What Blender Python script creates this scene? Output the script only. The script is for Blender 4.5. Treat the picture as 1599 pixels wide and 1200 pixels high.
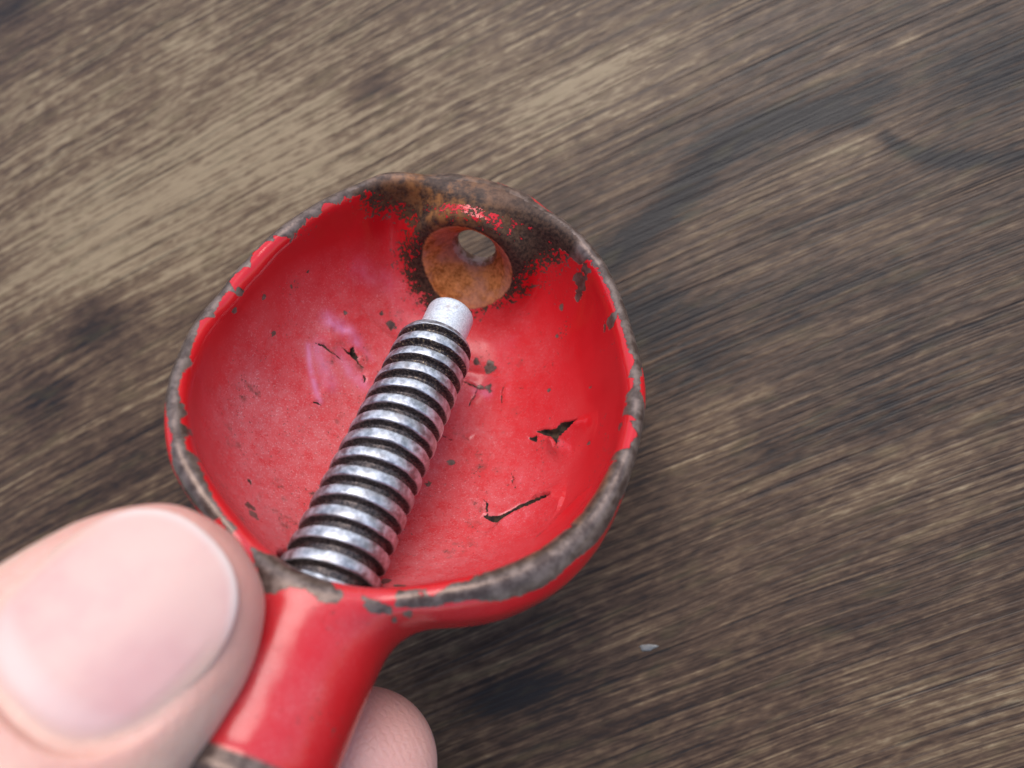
import bpy, math, numpy as np
from mathutils import Matrix, Vector
R = math.radians
scene = bpy.context.scene
for o in list(bpy.data.objects):
    bpy.data.objects.remove(o)
MM = 0.001

# ------------------------------------------------------------------ camera
# camera frame: x right, y down, z forward (millimetres); the table lies TABLE_D mm away along "down"
FPX, CX, CY = 1244.0, 799.5, 600.0
DOWN = np.array([0.20, 0.11, 1.0]); DOWN /= np.linalg.norm(DOWN)
TABLE_D = 99.0
UP = -DOWN
XW = np.array([1.0, 0, 0]); XW -= XW.dot(UP) * UP; XW /= np.linalg.norm(XW)
YW = np.cross(UP, XW)
# world rows (world = M @ p_cam, table surface at z = 0), y_cam is down so image up is about +YW
CM = np.array([XW, YW, UP])
CAM0 = np.array([0, 0, TABLE_D])
def c2w(p):
    p = np.asarray(p, float)
    return p @ CM.T + CAM0            # mm
cam_d = bpy.data.cameras.new('camera')
cam = bpy.data.objects.new('camera', cam_d); scene.collection.objects.link(cam)
cx_w, cy_w, cz_w = CM @ np.array([1, 0, 0]), CM @ np.array([0, -1, 0]), CM @ np.array([0, 0, -1])
mw = Matrix.Identity(4)
for i in range(3):
    mw[i][0], mw[i][1], mw[i][2] = cx_w[i], cy_w[i], cz_w[i]
    mw[i][3] = CAM0[i] * MM
cam.matrix_world = mw
cam_d.sensor_width = 36.0
cam_d.lens = 36.0 * FPX / 1599.0
cam_d.clip_start = 0.004; cam_d.clip_end = 50
cam_d.dof.use_dof = True
cam_d.dof.focus_distance = 0.078
cam_d.dof.aperture_fstop = 23.0
scene.camera = cam

# ------------------------------------------------------------------ light
SUN_EL, SUN_AZ = R(57), R(12)         # azimuth from +Y towards +X
world = bpy.data.worlds.new('World'); scene.world = world
world.use_nodes = True
nt = world.node_tree
bg = nt.nodes['Background']
sky = nt.nodes.new('ShaderNodeTexSky'); sky.sky_type = 'NISHITA'; sky.sun_disc = False
sky.sun_elevation = SUN_EL; sky.sun_rotation = SUN_AZ
sky.air_density = 1.0; sky.dust_density = 1.0; sky.ozone_density = 1.0
nt.links.new(sky.outputs[0], bg.inputs[0]); bg.inputs[1].default_value = 0.12
sd = bpy.data.lights.new('sun', 'SUN'); sun = bpy.data.objects.new('sun', sd); scene.collection.objects.link(sun)
sd.energy = 1.5; sd.angle = R(42); sd.color = (1.0, 0.95, 0.88)
sv = Vector((math.sin(SUN_AZ) * math.cos(SUN_EL), math.cos(SUN_AZ) * math.cos(SUN_EL), math.sin(SUN_EL)))
sun.rotation_euler = sv.to_track_quat('Z', 'Y').to_euler()
sun.location = sv * 0.5
scene.view_settings.view_transform = 'Standard'; scene.view_settings.look = 'None'
scene.view_settings.exposure = 0.92; scene.view_settings.gamma = 1.0

# ------------------------------------------------------------------ helpers
rng = np.random.default_rng(7)
def ray(px):
    px = np.asarray(px, float)
    return np.concatenate([(px - np.array([CX, CY])) / FPX, np.ones(px.shape[:-1] + (1,))], -1)
def unp(px, d): return ray(px) * d

def mesh_from(name, V, F, mat, parent=None, smooth=True, attrs=None, origin=None):
    """V in mm (world), F (n,4) or list"""
    V = np.asarray(V, np.float64) * MM
    if origin is not None: V = V - np.asarray(origin) * MM
    me = bpy.data.meshes.new(name)
    F = np.asarray(F, np.int32)
    n, k = F.shape
    me.vertices.add(len(V)); me.vertices.foreach_set('co', V.astype(np.float32).ravel())
    me.loops.add(n * k); me.loops.foreach_set('vertex_index', F.ravel())
    me.polygons.add(n)
    me.polygons.foreach_set('loop_start', np.arange(0, n * k, k, dtype=np.int32))
    me.polygons.foreach_set('use_smooth', np.full(n, smooth))
    me.update(calc_edges=True)
    for an, av in (attrs or {}).items():
        av = np.asarray(av, np.float32)
        if av.ndim == 1:
            a = me.attributes.new(an, 'FLOAT', 'POINT'); a.data.foreach_set('value', av)
        else:
            a = me.attributes.new(an, 'FLOAT_VECTOR', 'POINT'); a.data.foreach_set('vector', av.ravel())
    me.validate()
    if mat: me.materials.append(mat)
    o = bpy.data.objects.new(name, me); scene.collection.objects.link(o)
    if parent is not None: o.parent = parent
    return o

def surface_nets(f, lo, hi, h, slab=40):
    if h is None:                       # lo holds three coordinate arrays of their own spacing
        ax = [np.asarray(a, float) for a in lo]; n = np.array([len(a) for a in ax])
    else:
        lo = np.asarray(lo, float); hi = np.asarray(hi, float)
        n = np.ceil((hi - lo) / h).astype(int) + 1
        ax = [lo[i] + h * np.arange(n[i]) for i in range(3)]
    vol = np.empty(n, np.float32)
    for i in range(0, n[0], slab):
        X, Y, Z = np.meshgrid(ax[0][i:i + slab].astype(np.float32), ax[1].astype(np.float32), ax[2].astype(np.float32), indexing='ij')
        vol[i:i + slab] = f(np.stack([X, Y, Z], -1).reshape(-1, 3)).reshape(X.shape)
    s = vol < 0
    c = s[:-1, :-1, :-1].astype(np.int8)
    tot = np.zeros_like(c)
    for d in np.ndindex(2, 2, 2):
        tot += s[d[0]:n[0] - 1 + d[0], d[1]:n[1] - 1 + d[1], d[2]:n[2] - 1 + d[2]]
    act = np.argwhere((tot > 0) & (tot < 8))
    cid = np.full(c.shape, -1, np.int32); cid[tuple(act.T)] = np.arange(len(act))
    P = np.zeros((len(act), 3)); W = np.zeros(len(act))
    for a in range(3):
        o1, o2 = [b for b in range(3) if b != a]
        for p in range(2):
            for q in range(2):
                b0 = act.copy(); b0[:, o1] += p; b0[:, o2] += q
                b1 = b0.copy(); b1[:, a] += 1
                v0 = vol[tuple(b0.T)].astype(float); v1 = vol[tuple(b1.T)].astype(float)
                m = (v0 < 0) != (v1 < 0)
                t = np.where(m, v0 / np.where(m, v0 - v1, 1), 0)
                pos = b0.astype(float); pos[:, a] += t
                P[m] += pos[m]; W[m] += 1
    P = P / W[:, None]
    P = np.stack([np.interp(P[:, i], np.arange(n[i]), ax[i]) for i in range(3)], 1)
    quads = []
    for a in range(3):
        o1, o2 = [(1, 2), (2, 0), (0, 1)][a]
        sl0 = [slice(None)] * 3; sl1 = [slice(None)] * 3
        sl0[a] = slice(0, n[a] - 1); sl1[a] = slice(1, n[a])
        e = np.argwhere(s[tuple(sl0)] != s[tuple(sl1)])
        e = e[(e[:, o1] > 0) & (e[:, o2] > 0) & (e[:, o1] < n[o1] - 1) & (e[:, o2] < n[o2] - 1)]
        ins = s[tuple(e.T)]
        def cell(d1, d2):
            k = e.copy(); k[:, o1] += d1; k[:, o2] += d2
            return cid[tuple(k.T)]
        q = np.stack([cell(-1, -1), cell(0, -1), cell(0, 0), cell(-1, 0)], 1)
        q[~ins] = q[~ins][:, ::-1]
        quads.append(q)
    F = np.concatenate(quads)
    F = F[(F >= 0).all(1)]
    return P, F
def grad(f, P, e=0.02):
    g = np.empty_like(P)
    for i in range(3):
        d = np.zeros(3); d[i] = e
        g[:, i] = (f(P + d) - f(P - d)) / (2 * e)
    return g
def project(f, P, it=3, lim=0.15):
    for _ in range(it):
        g = grad(f, P); n2 = (g ** 2).sum(1).clip(0.05)
        st = -(f(P) / n2)[:, None] * g
        l = np.linalg.norm(st, axis=1, keepdims=True)
        P = P + st * np.minimum(1, lim / np.maximum(l, 1e-9))
    return P
def smin(a, b, k):
    h = np.maximum(k - np.abs(a - b), 0) / k
    return np.minimum(a, b) - h * h * k * 0.25
def smax(a, b, k): return -smin(-a, -b, k)
def sst(x, a, b):
    t = np.clip((x - a) / (b - a), 0, 1); return t * t * (3 - 2 * t)
def vnoise(P, s, seed=0):
    """cheap smooth value noise in [-1,1]"""
    P = np.asarray(P, float) / s + 31.7 * (seed + 1)
    i = np.floor(P).astype(np.int64); fr = P - i; fr = fr * fr * (3 - 2 * fr)
    out = np.zeros(len(P)); D = P.shape[1]
    for d in np.ndindex(*([2] * D)):
        hsh = np.zeros(len(P), np.int64); w = np.ones(len(P))
        for k in range(D):
            hsh = hsh * 73856093 + (i[:, k] + d[k]) * (19349663 + 2 * k * 83492791 + seed * 7)
            w = w * (fr[:, k] if d[k] else 1 - fr[:, k])
        hsh = (hsh ^ (hsh >> 13)) * 1274126177
        hsh = (hsh ^ (hsh >> 16)) & 0xffff
        out += w * (hsh / 32767.5 - 1)
    return out
def poly_sdf(Q, poly):
    """2-D signed distance, positive inside"""
    poly = np.asarray(poly, float); d = np.full(len(Q), 1e9); ins = np.zeros(len(Q), bool)
    for k in range(len(poly)):
        a, b = poly[k], poly[(k + 1) % len(poly)]
        e = b - a; w = Q - a
        t = np.clip((w @ e) / (e @ e + 1e-12), 0, 1)
        d = np.minimum(d, np.hypot(*(w - t[:, None] * e).T))
        c = ((a[1] > Q[:, 1]) != (b[1] > Q[:, 1]))
        xi = a[0] + (Q[:, 1] - a[1]) * e[0] / (e[1] if abs(e[1]) > 1e-9 else 1e-9)
        ins ^= c & (Q[:, 0] < xi)
    return np.where(ins, d, -d)
def seg_dist(P, pts):
    """distance to polyline, parameter 0..1 along it, index vector"""
    pts = np.asarray(pts, float); d = np.full(len(P), 1e9); tt = np.zeros(len(P)); near = np.zeros_like(P)
    n = len(pts) - 1
    for k in range(n):
        a, b = pts[k], pts[k + 1]; e = b - a; w = P - a
        t = np.clip((w @ e) / (e @ e + 1e-12), 0, 1)
        q = a + t[:, None] * e; dd = np.linalg.norm(P - q, axis=1)
        m = dd < d
        d[m] = dd[m]; tt[m] = (k + t[m]) / n; near[m] = q[m]
    return d, tt, near

# ------------------------------------------------------------------ material helpers
class NB:
    def __init__(s, name):
        s.m = bpy.data.materials.new(name); s.m.use_nodes = True
        s.t = s.m.node_tree; s.t.nodes.clear()
        s.out = s.t.nodes.new('ShaderNodeOutputMaterial')
        s.b = s.t.nodes.new('ShaderNodeBsdfPrincipled'); s.t.links.new(s.b.outputs[0], s.out.inputs[0])
    def n(s, t, **k):
        x = s.t.nodes.new(t)
        for a, b in k.items(): setattr(x, a, b)
        return x
    def put(s, sock, v):
        if isinstance(v, bpy.types.NodeSocket): s.t.links.new(v, sock)
        elif isinstance(v, (tuple, list)) and len(v) == 3 and sock.type == 'RGBA': sock.default_value = (*v, 1)
        else: sock.default_value = v
    def attr(s, name, out='Fac'): return s.n('ShaderNodeAttribute', attribute_name=name).outputs[out]
    def noise(s, vec, scale, detail=4, rough=0.55, dist=0.0, out=0):
        x = s.n('ShaderNodeTexNoise')
        if vec is not None: s.put(x.inputs['Vector'], vec)
        x.inputs['Scale'].default_value = scale; x.inputs['Detail'].default_value = detail
        x.inputs['Roughness'].default_value = rough; x.inputs['Distortion'].default_value = dist
        return x.outputs[out]
    def math(s, op, a, b=None, c=None):
        x = s.n('ShaderNodeMath', operation=op)
        s.put(x.inputs[0], a)
        if b is not None: s.put(x.inputs[1], b)
        if c is not None: s.put(x.inputs[2], c)
        return x.outputs[0]
    def ss(s, v, a, b, lo=0.0, hi=1.0):
        x = s.n('ShaderNodeMapRange', interpolation_type='SMOOTHSTEP')
        s.put(x.inputs[0], v); x.inputs[1].default_value = a; x.inputs[2].default_value = b
        x.inputs[3].default_value = lo; x.inputs[4].default_value = hi
        return x.outputs[0]
    def mix(s, f, a, b, kind='RGBA', blend='MIX'):
        x = s.n('ShaderNodeMix', data_type=kind)
        if kind == 'RGBA': x.blend_type = blend; i, j, o = 6, 7, 2
        else: i, j, o = 2, 3, 0
        s.put(x.inputs[0], f); s.put(x.inputs[i], a); s.put(x.inputs[j], b)
        return x.outputs[o]
    def vscale(s, v, sc):
        x = s.n('ShaderNodeMapping'); s.put(x.inputs[0], v); x.inputs['Scale'].default_value = sc
        return x.outputs[0]
    def bump(s, h, strength, dist, normal=None):
        x = s.n('ShaderNodeBump'); s.put(x.inputs['Height'], h)
        x.inputs['Strength'].default_value = strength; x.inputs['Distance'].default_value = dist
        if normal is not None: s.put(x.inputs['Normal'], normal)
        return x.outputs[0]
    def set(s, **k):
        for a, v in k.items(): s.put(s.b.inputs[a.replace('_', ' ')], v)

# ------------------------------------------------------------------ table top
def table_pt(px):
    r = ray(px); d = TABLE_D / (r @ DOWN)
    return c2w(r * d[..., None])[..., :2]
def axis_grid(lo, hi, step, far):
    core = np.arange(lo, hi + 1e-6, step)
    o = []
    x = step
    p = core[0]
    while p > -far:
        x *= 1.5; p -= x; o.append(p)
    q = core[-1]; x = step; o2 = []
    while q < far:
        x *= 1.5; q += x; o2.append(q)
    return np.array(o[::-1] + list(core) + o2)
gx = axis_grid(-95, 85, 0.6, 420); gy = axis_grid(-70, 80, 0.6, 380)
nx, ny = len(gx), len(gy)
GX, GY = np.meshgrid(gx, gy, indexing='ij')
T2 = np.stack([GX.ravel(), GY.ravel()], -1)
fig = np.zeros(len(T2)); pale = np.zeros(len(T2))
def band(pts, w0, w1, amt):
    global fig
    d, t, _ = seg_dist(T2, table_pt(np.array(pts, float)))
    w = w0 + (w1 - w0) * t
    fig = np.maximum(fig, amt * np.exp(-(d / w) ** 2) * sst(t, -0.02, 0.1) * sst(1 - t, -0.02, 0.15))
band([(905, 445), (960, 398), (1010, 362), (1050, 320), (1085, 275), (1130, 228), (1190, 196), (1260, 178), (1330, 180), (1385, 205)], 2.4, 1.5, 0.95)
band([(1370, 205), (1400, 228), (1440, 243), (1500, 251), (1560, 250), (1640, 232)], 0.9, 1.0, 0.95)
band([(1190, 196), (1300, 165), (1420, 120)], 1.5, 2.5, 0.5)
def spot(px, rx, ry, amt, ang=22):
    global fig
    p = table_pt(np.array([px], float))[0]
    q = T2 - p; c, s_ = math.cos(R(ang)), math.sin(R(ang))
    u, v = q[:, 0] * c + q[:, 1] * s_, -q[:, 0] * s_ + q[:, 1] * c
    fig = np.maximum(fig, amt * np.exp(-(u / rx) ** 2 - (v / ry) ** 2))
for px, rx, ry, a in [((140, 520), 5.5, 3.6, 0.8), ((585, 140), 4.5, 2.6, 0.75), ((800, 1085), 6, 2.6, 0.85), ((70, 620), 5, 4, .6), ((1000, 500), 7, 4, .75), ((1080, 560), 8, 2.5, .5),
                      ((1560, 90), 9, 6, 0.45), ((20, 20), 5, 3, .6), ((1250, 480), 10, 2.5, 0.4), ((200, 720), 9, 3, 0.4),
                      ((1200, 700), 12, 3.0, 0.3), ((1400, 640), 9, 2.5, 0.35), ((980, 720), 5, 8, 0.3)]:
    spot(px, rx, ry, a)
def palespot(px, rx, ry, amt, ang=22):
    global pale
    p = table_pt(np.array([px], float))[0]
    q = T2 - p; c, s_ = math.cos(R(ang)), math.sin(R(ang))
    u, v = q[:, 0] * c + q[:, 1] * s_, -q[:, 0] * s_ + q[:, 1] * c
    pale = pale + amt * np.exp(-(u / rx) ** 2 - (v / ry) ** 2)
for px, rx, ry, a in [((200, 190), 52, 26, 1.0), ((600, 200), 26, 14, 0.65), ((880, 170), 16, 8, 0.55), ((1000, 110), 12, 5, 0.6), ((300, 350), 30, 12, .6), ((100, 400), 20, 9, .35),  # broad upper-left patches: light sheen on the table painted in as paler wood
                      ((1330, 235), 9, 1.8, .75), ((1540, 262), 5, .6, .9), ((1160, 330), 11, 2.5, .5), ((1100, 680), 9, 3.2, .8),
                      ((1130, 740), 6, 3, .5), ((1420, 60), 2.5, 1.2, .9), ((1310, 75), 2, 1.0, .8), ((1560, 1120), 22, 9, .5), ((60, 760), 20, 8, .3), ((1380, 780), 12, 5, .3)]:
    palespot(px, rx, ry, a)
ang = R(22.5)
U = T2[:, 0] * math.cos(ang) + T2[:, 1] * math.sin(ang)
Vv = -T2[:, 0] * math.sin(ang) + T2[:, 1] * math.cos(ang)
warp = vnoise(np.stack([U / 45, Vv / 14], -1), 1, 3) * 0.9 + vnoise(np.stack([U / 14, Vv / 6], -1), 1, 4) * 0.22
U2 = U + fig * 0.0
V2 = Vv + warp + 0.035 * (U / 10) ** 2
Zt = np.zeros(len(T2))
top = np.c_[T2, Zt]
idx = np.arange(nx * ny).reshape(nx, ny)
Ft = np.stack([idx[:-1, :-1], idx[1:, :-1], idx[1:, 1:], idx[:-1, 1:]], -1).reshape(-1, 4)
ring = np.concatenate([idx[:-1, 0], idx[-1, :-1], idx[:0:-1, -1], idx[0, :0:-1]])
nb = len(top); low = top[ring].copy(); low[:, 2] = -22
rr = np.arange(len(ring)); rn = np.roll(rr, -1)
Fs = np.stack([ring[rr], nb + rr, nb + rn, ring[rn]], -1)
corner = nb + np.array([0, nx - 1, nx - 1 + ny - 1, 2 * (nx - 1) + ny - 1])
Fb = np.array([[corner[0], corner[3], corner[2], corner[1]]])
Vt = np.concatenate([top, low])
ex = lambda a: np.concatenate([a, a[ring]])
w = NB('weathered_wood')
gr = w.attr('grain', 'Vector')
fine = w.noise(w.vscale(gr, (0.022, 1.9, 1)), 1.0, 2, 0.55)
mid = w.noise(w.vscale(gr, (0.035, 0.75, 1)), 1.0, 3, 0.55, 0.1)
fine2 = w.noise(w.vscale(gr, (0.045, 3.6, 1)), 1.0, 2, 0.5)
fleck = w.noise(w.vscale(gr, (0.40, 1.5, 1)), 1.0, 3, 0.6, 0.3)
big = w.noise(w.vscale(gr, (0.015, 0.06, 1)), 1.0, 2, 0.5, 0.3)
blot = w.noise(w.vscale(gr, (0.09, 0.16, 1)), 1.0, 3, 0.6, 0.6)
pore = w.noise(w.vscale(gr, (0.028, 2.6, 1)), 1.0, 2, 0.5)
figv, palev = w.attr('figure'), w.attr('pale')
tone = w.math('ADD', w.math('MULTIPLY', w.math('SUBTRACT', fine, 0.5), 0.95), w.math('MULTIPLY', w.math('SUBTRACT', mid, 0.5), 0.45))
tone = w.math('ADD', tone, w.math('MULTIPLY', w.math('SUBTRACT', fine2, 0.5), 0.95))
tone = w.math('ADD', tone, w.math('MULTIPLY', w.math('SUBTRACT', fleck, 0.5), 1.0))
tone = w.math('ADD', tone, w.math('MULTIPLY', w.math('SUBTRACT', big, 0.5), 0.4))
tone = w.math('ADD', tone, w.math('MULTIPLY', w.math('SUBTRACT', blot, 0.5), 0.5))
tone = w.math('ADD', tone, w.math('MULTIPLY', palev, 0.36))
tone = w.math('SUBTRACT', tone, w.math('MULTIPLY', figv, 0.72))
tone = w.math('ADD', tone, 0.425)
cr = w.n('ShaderNodeValToRGB'); w.put(cr.inputs[0], tone)
els = cr.color_ramp.elements
els[0].position = 0.0; els[0].color = (0.016, 0.0115, 0.010, 1)
els[1].position = 1.0; els[1].color = (0.28, 0.20, 0.115, 1)
for p, c in [(0.25, (0.040, 0.0225, 0.0135)), (0.5, (0.079, 0.045, 0.0265)), (0.75, (0.145, 0.090, 0.049))]:
    e = els.new(p); e.color = (*c, 1)
pm = w.ss(pore, 0.27, 0.42, 0.25, 1.0)
col = w.mix(pm, (0.020, 0.014, 0.012), cr.outputs[0])
olive = w.noise(w.vscale(gr, (0.16, 0.5, 1)), 1.0, 2, 0.5)
col = w.mix(w.math('MULTIPLY', w.ss(olive, 0.52, 0.75), 0.22), col, (0.12, 0.095, 0.04))
hgt = w.math('ADD', w.math('MULTIPLY', fine, 0.7), w.math('MULTIPLY', pm, 0.6))
hgt = w.math('ADD', hgt, w.math('MULTIPLY', fleck, 0.4))
w.set(Base_Color=col, Roughness=w.ss(fine, 0.2, 0.8, 0.38, 0.55), Normal=w.bump(hgt, 0.9, 0.00018))
w.b.inputs['Specular IOR Level'].default_value = 0.24
tb = mesh_from('table_top', Vt, np.concatenate([Ft, Fs, Fb]), w.m, attrs={
    'grain': ex(np.stack([U2, V2, np.zeros_like(U2)], -1)), 'figure': ex(fig), 'pale': ex(pale)})
tb['kind'] = 'structure'; tb['label'] = 'dark weathered wooden table top with fine slanting grain'

# ------------------------------------------------------------------ nutcracker frame
NEAR, FAR = unp((512, 905), 65.0), unp((705, 490), 84.0)
AX = FAR - NEAR; AX /= np.linalg.norm(AX)
FW = np.array([0, 0, 1.0])
Z0 = -FW + FW.dot(AX) * AX; Z0 /= np.linalg.norm(Z0)
X0 = np.cross(AX, Z0)
rho = R(-5)
ZL = Z0 * math.cos(rho) + X0 * math.sin(rho); XL = np.cross(AX, ZL)
if np.dot(XL, [1, 0, 0]) < 0: XL = -XL
HR, VC, UC = 8.0, 19.7, 1.0           # screw axis lies HR below the rim plane
ORG = NEAR + HR * ZL + VC * AX + UC * XL
LM = np.array([XL, AX, ZL])
def l2c(p): return np.asarray(p) @ LM + ORG
def c2l(p): return (np.asarray(p) - ORG) @ LM.T
def l2w(p): return c2w(l2c(p))
# rim outline, traced, laid on the rim plane
rim_px = [(640, 266), (700, 277), (745, 286), (780, 295), (820, 309), (850, 322), (880, 339), (903, 357), (928, 383), (947, 406), (962, 436), (977, 470), (988, 505), (997, 540), (1004, 572), (1009, 605),
          (1006, 660), (1000, 695), (990, 730), (978, 762), (962, 793), (940, 826), (912, 856), (880, 882), (840, 903), (800, 920), (740, 946), (690, 962),
          (600, 268), (560, 288), (530, 302), (500, 318), (470, 336), (440, 355), (408, 378), (382, 402), (354, 428), (336, 453), (312, 477), (294, 503), (280, 530), (270, 560), (264, 568), (257, 604), (253, 643), (255, 685), (263, 721), (276, 760), (290, 792)]
dr = ray(np.array(rim_px, float))
tq = ((ORG - 0.8 * ZL) @ ZL) / (dr @ ZL)
rl = c2l(dr * tq[:, None])
ph = np.arctan2(rl[:, 1], rl[:, 0]); rd = np.hypot(rl[:, 0], rl[:, 1])
o_ = np.argsort(ph); ph, rd = ph[o_], rd[o_]
gap_ok = ~((ph > -2.25) & (ph < -1.05))
ph, rd = ph[gap_ok], rd[gap_ok]
PHG = np.linspace(-math.pi, math.pi, 721)
phx = np.concatenate([ph - 2 * math.pi, ph, ph + 2 * math.pi]); rdx = np.tile(rd, 3)
RG = np.interp(PHG, phx, rdx)
k_ = np.hanning(19); k_ /= k_.sum()
RG = np.convolve(np.concatenate([RG[-10:-1], RG, RG[1:10]]), k_, 'valid')
def Rout(phi): return np.interp(phi, PHG, RG)
def angd(a, b): return np.abs((a - b + math.pi) % (2 * math.pi) - math.pi)
NECK_PHI, HOLE_PHI = math.atan2(-VC, -UC), math.atan2(20, -UC)
THICK, DIN, DOUT = 1.95, 18.0, 20.5
HXO = 0.55
NECK_R, NECK_END = 6.55, -16.6
def parts_sdf(P):
    P = np.asarray(P)
    x, y, z = P[:, 0], P[:, 1], P[:, 2]
    r = np.hypot(x, y); phi = np.arctan2(y, x)
    Ro = Rout(phi)
    wr = 0.35 * np.sin(3 * phi + 0.6) + 0.25 * np.cos(5 * phi) - 2.7 * np.exp(-(angd(phi, NECK_PHI) / 0.40) ** 2) - 0.2
    zz = np.maximum(-z, 0)
    dh = angd(phi, HOLE_PHI)
    n = 2.35 + 0.9 * np.exp(-(dh / 0.6) ** 2)
    Rw = Ro + 0.9 * np.exp(-(angd(phi, -0.85) / 0.5) ** 2) * sst(zz, 0.8, 4.0)
    fo = ((((r / Rw) ** n + (zz / DOUT) ** n) ** (1 / n)) - 1) * Ro
    # boss round the hole, thicker wall there
    hx, hz, hy = x + UC + HXO * sst(y, 5, 15), z + HR - 0.9 * sst(y, 5, 15), y
    boss = np.sqrt(hx ** 2 + hz ** 2)
    th = THICK + 0.8 * np.exp(-(dh / 0.45) ** 2) + 0.35 * np.exp(-(angd(phi, -0.62) / 0.34) ** 2) + 0.10 * np.sin(5 * phi)
    Ri = Ro - th + 1.0 * np.exp(-(angd(phi, NECK_PHI) / 0.30) ** 2)
    ni_ = 2.02 + 0.95 * np.exp(-(dh / 0.6) ** 2) + 0.28 * np.exp(-(angd(phi, -0.1) / 0.6) ** 2)
    fi = ((((r / Ri) ** ni_ + (zz / DIN) ** ni_) ** (1 / ni_)) - 1) * Ri
    yb = y + VC                          # distance along the screw axis
    neck_r = NECK_R + 0.5 * sst(yb, -9, 1) + 0.25 * sst(-yb, 14.2, 16.2)
    nk = np.maximum(np.sqrt(hx ** 2 + (hz) ** 2) - neck_r, np.maximum(yb - 2.5, NECK_END - yb))
    nk = smax(np.sqrt(hx ** 2 + hz ** 2) - neck_r, np.maximum(yb - 2.5, NECK_END - yb), 0.8)
    bs = smax(boss - 7.0, np.maximum(y - 22.6, -(y - 12.0)), 1.5)
    return r, phi, Ro, wr, fo, fi, nk, bs, boss, yb
def body_sdf(P):
    P = np.asarray(P)
    r, phi, Ro, wr, fo, fi, nk, bs, ra, yb = parts_sdf(P)
    z = P[:, 2]
    o = smin(fo, bs, 3.0)
    o = smax(o, z - wr, 1.7)
    o = smin(o, nk, 3.2)
    f = smax(o, -fi, 1.6)
    pad = smax(ra - 6.6, np.maximum(18.4 - P[:, 1], P[:, 1] - 23.2), 1.0)
    f = smin(f, np.maximum(pad, fo), 3.5)
    # screw bore, countersunk recess and through hole
    f = smax(f, -np.maximum(ra - 4.5, yb - 4.0), 0.4)
    yh = P[:, 1]
    cone = (ra - (4.8 - (yh - 18.6) * 0.90)) * 0.74
    cone = np.maximum(cone, np.maximum(12 - yh, yh - 23.2))
    f = smax(f, -cone, 0.35)
    f = smax(f, -np.maximum(ra - 2.25, 12 - yh), 0.25)
    f = smax(f, -np.maximum(ra - 4.6, 22.5 - yh), 0.5)      # spot face outside
    return f

def march(px):
    d = ray(np.array(px, float)); d /= np.linalg.norm(d, axis=1, keepdims=True)
    t = np.full(len(d), 48.0); done = np.zeros(len(d), bool)
    for _ in range(900):
        f = body_sdf(c2l(d * t[:, None]))
        done |= f < 0.01
        t = np.where(done, t, t + np.maximum(0.05, 0.25 * np.abs(f)))
    return c2l(d * t[:, None]), done

PB, FB = surface_nets(body_sdf, (-25.5, -38.5, -22.5), (26.5, 27, 3.0), 0.19)
PB = project(body_sdf, PB)
NB_ = grad(body_sdf, PB); NB_ /= np.linalg.norm(NB_, axis=1, keepdims=True).clip(1e-6)
r_, phi_, Ro_, wr_, fo_, fi_, nk_, bs_, ra_, yb_ = parts_sdf(PB)
z_ = PB[:, 2]
in_hole = (ra_ < 5.6) & (PB[:, 1] > 15)
in_bore = (ra_ < 4.62) & (yb_ < 5)
def lcoord(P, Ro, r, phi):
    q = Ro - r
    return np.where(q > 1.2, q + np.maximum(0, -P[:, 2] - 2.0) * 0.8, np.where(P[:, 2] > -1.2, q, np.minimum(q, 0.3) - np.maximum(0, -P[:, 2] - 1.2)))
L_ = lcoord(PB, Ro_, r_, phi_)
# traced edge between paint and bare lip
edge_px = [(344, 806), (333, 772), (318, 739), (315, 723), (305, 721), (292, 703), (289, 685), (300, 679), (293, 667), (281, 660), (294, 648), (286, 636), (279, 607), (282, 592), (295, 568), (300, 548), (304, 528), (292, 512), (312, 502), (333, 495), (336, 480), (357, 454), (367, 459), (360, 439),
           (382, 415), (390, 418), (395, 395), (416, 377), (426, 369), (432, 379), (450, 379), (462, 366), (478, 348), (501, 330), (505, 322), (524, 317), (550, 307), (566, 302),
           (640, 310), (700, 320), (770, 335), (830, 360), (880, 392), (905, 415), (922, 408), (940, 432), (957, 470), (971, 511), (977, 540), (990, 560), (992, 590), (981, 592), (982, 612), (979, 627), (974, 650), (980, 658), (997, 661), (995, 681), (979, 699), (966, 705), (961, 720), (950, 733), (930, 746), (922, 756),
           (907, 774), (878, 803), (858, 823), (834, 841), (847, 845), (842, 857), (793, 876), (743, 891), (730, 905), (703, 912), (681, 927), (677, 940), (660, 952)]
ep, ok = march(edge_px)
er, ephi = np.hypot(ep[:, 0], ep[:, 1]), np.arctan2(ep[:, 1], ep[:, 0])
el = lcoord(ep, Rout(ephi), er, ephi)
el = np.clip(el, 0.35, np.where((ephi < -0.15) & (ephi > -1.3), 2.25, 4.6))
ephi, el = ephi[ok], el[ok]; s_ = np.argsort(ephi); ephi, el = ephi[s_], el[s_]
eb = np.interp(phi_, np.concatenate([ephi - 2 * math.pi, ephi, ephi + 2 * math.pi]), np.tile(el, 3))
# outer side limit of the bare lip
ob = 0.7 + 0.9 * vnoise(np.stack([np.cos(phi_) * 8, np.sin(phi_) * 8], -1), 1, 5)
ob = ob + 0.4 * np.exp(-(angd(phi_, -0.75) / 0.45) ** 2) - 1.5 * np.exp(-(angd(phi_, -2.42) / 0.22) ** 2) - 0.8 * np.exp(-(angd(phi_, 1.35) / 0.25) ** 2) - 0.8 * np.exp(-(angd(phi_, 0.15) / 0.12) ** 2)
bare = np.minimum(eb - L_, L_ + ob)
bare = np.where(angd(phi_, NECK_PHI) < 0.30, -1.0, bare)
bare = np.where((nk_ < 1.0) & (angd(phi_, NECK_PHI) < 0.42), np.minimum(bare, -0.3), bare)
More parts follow.
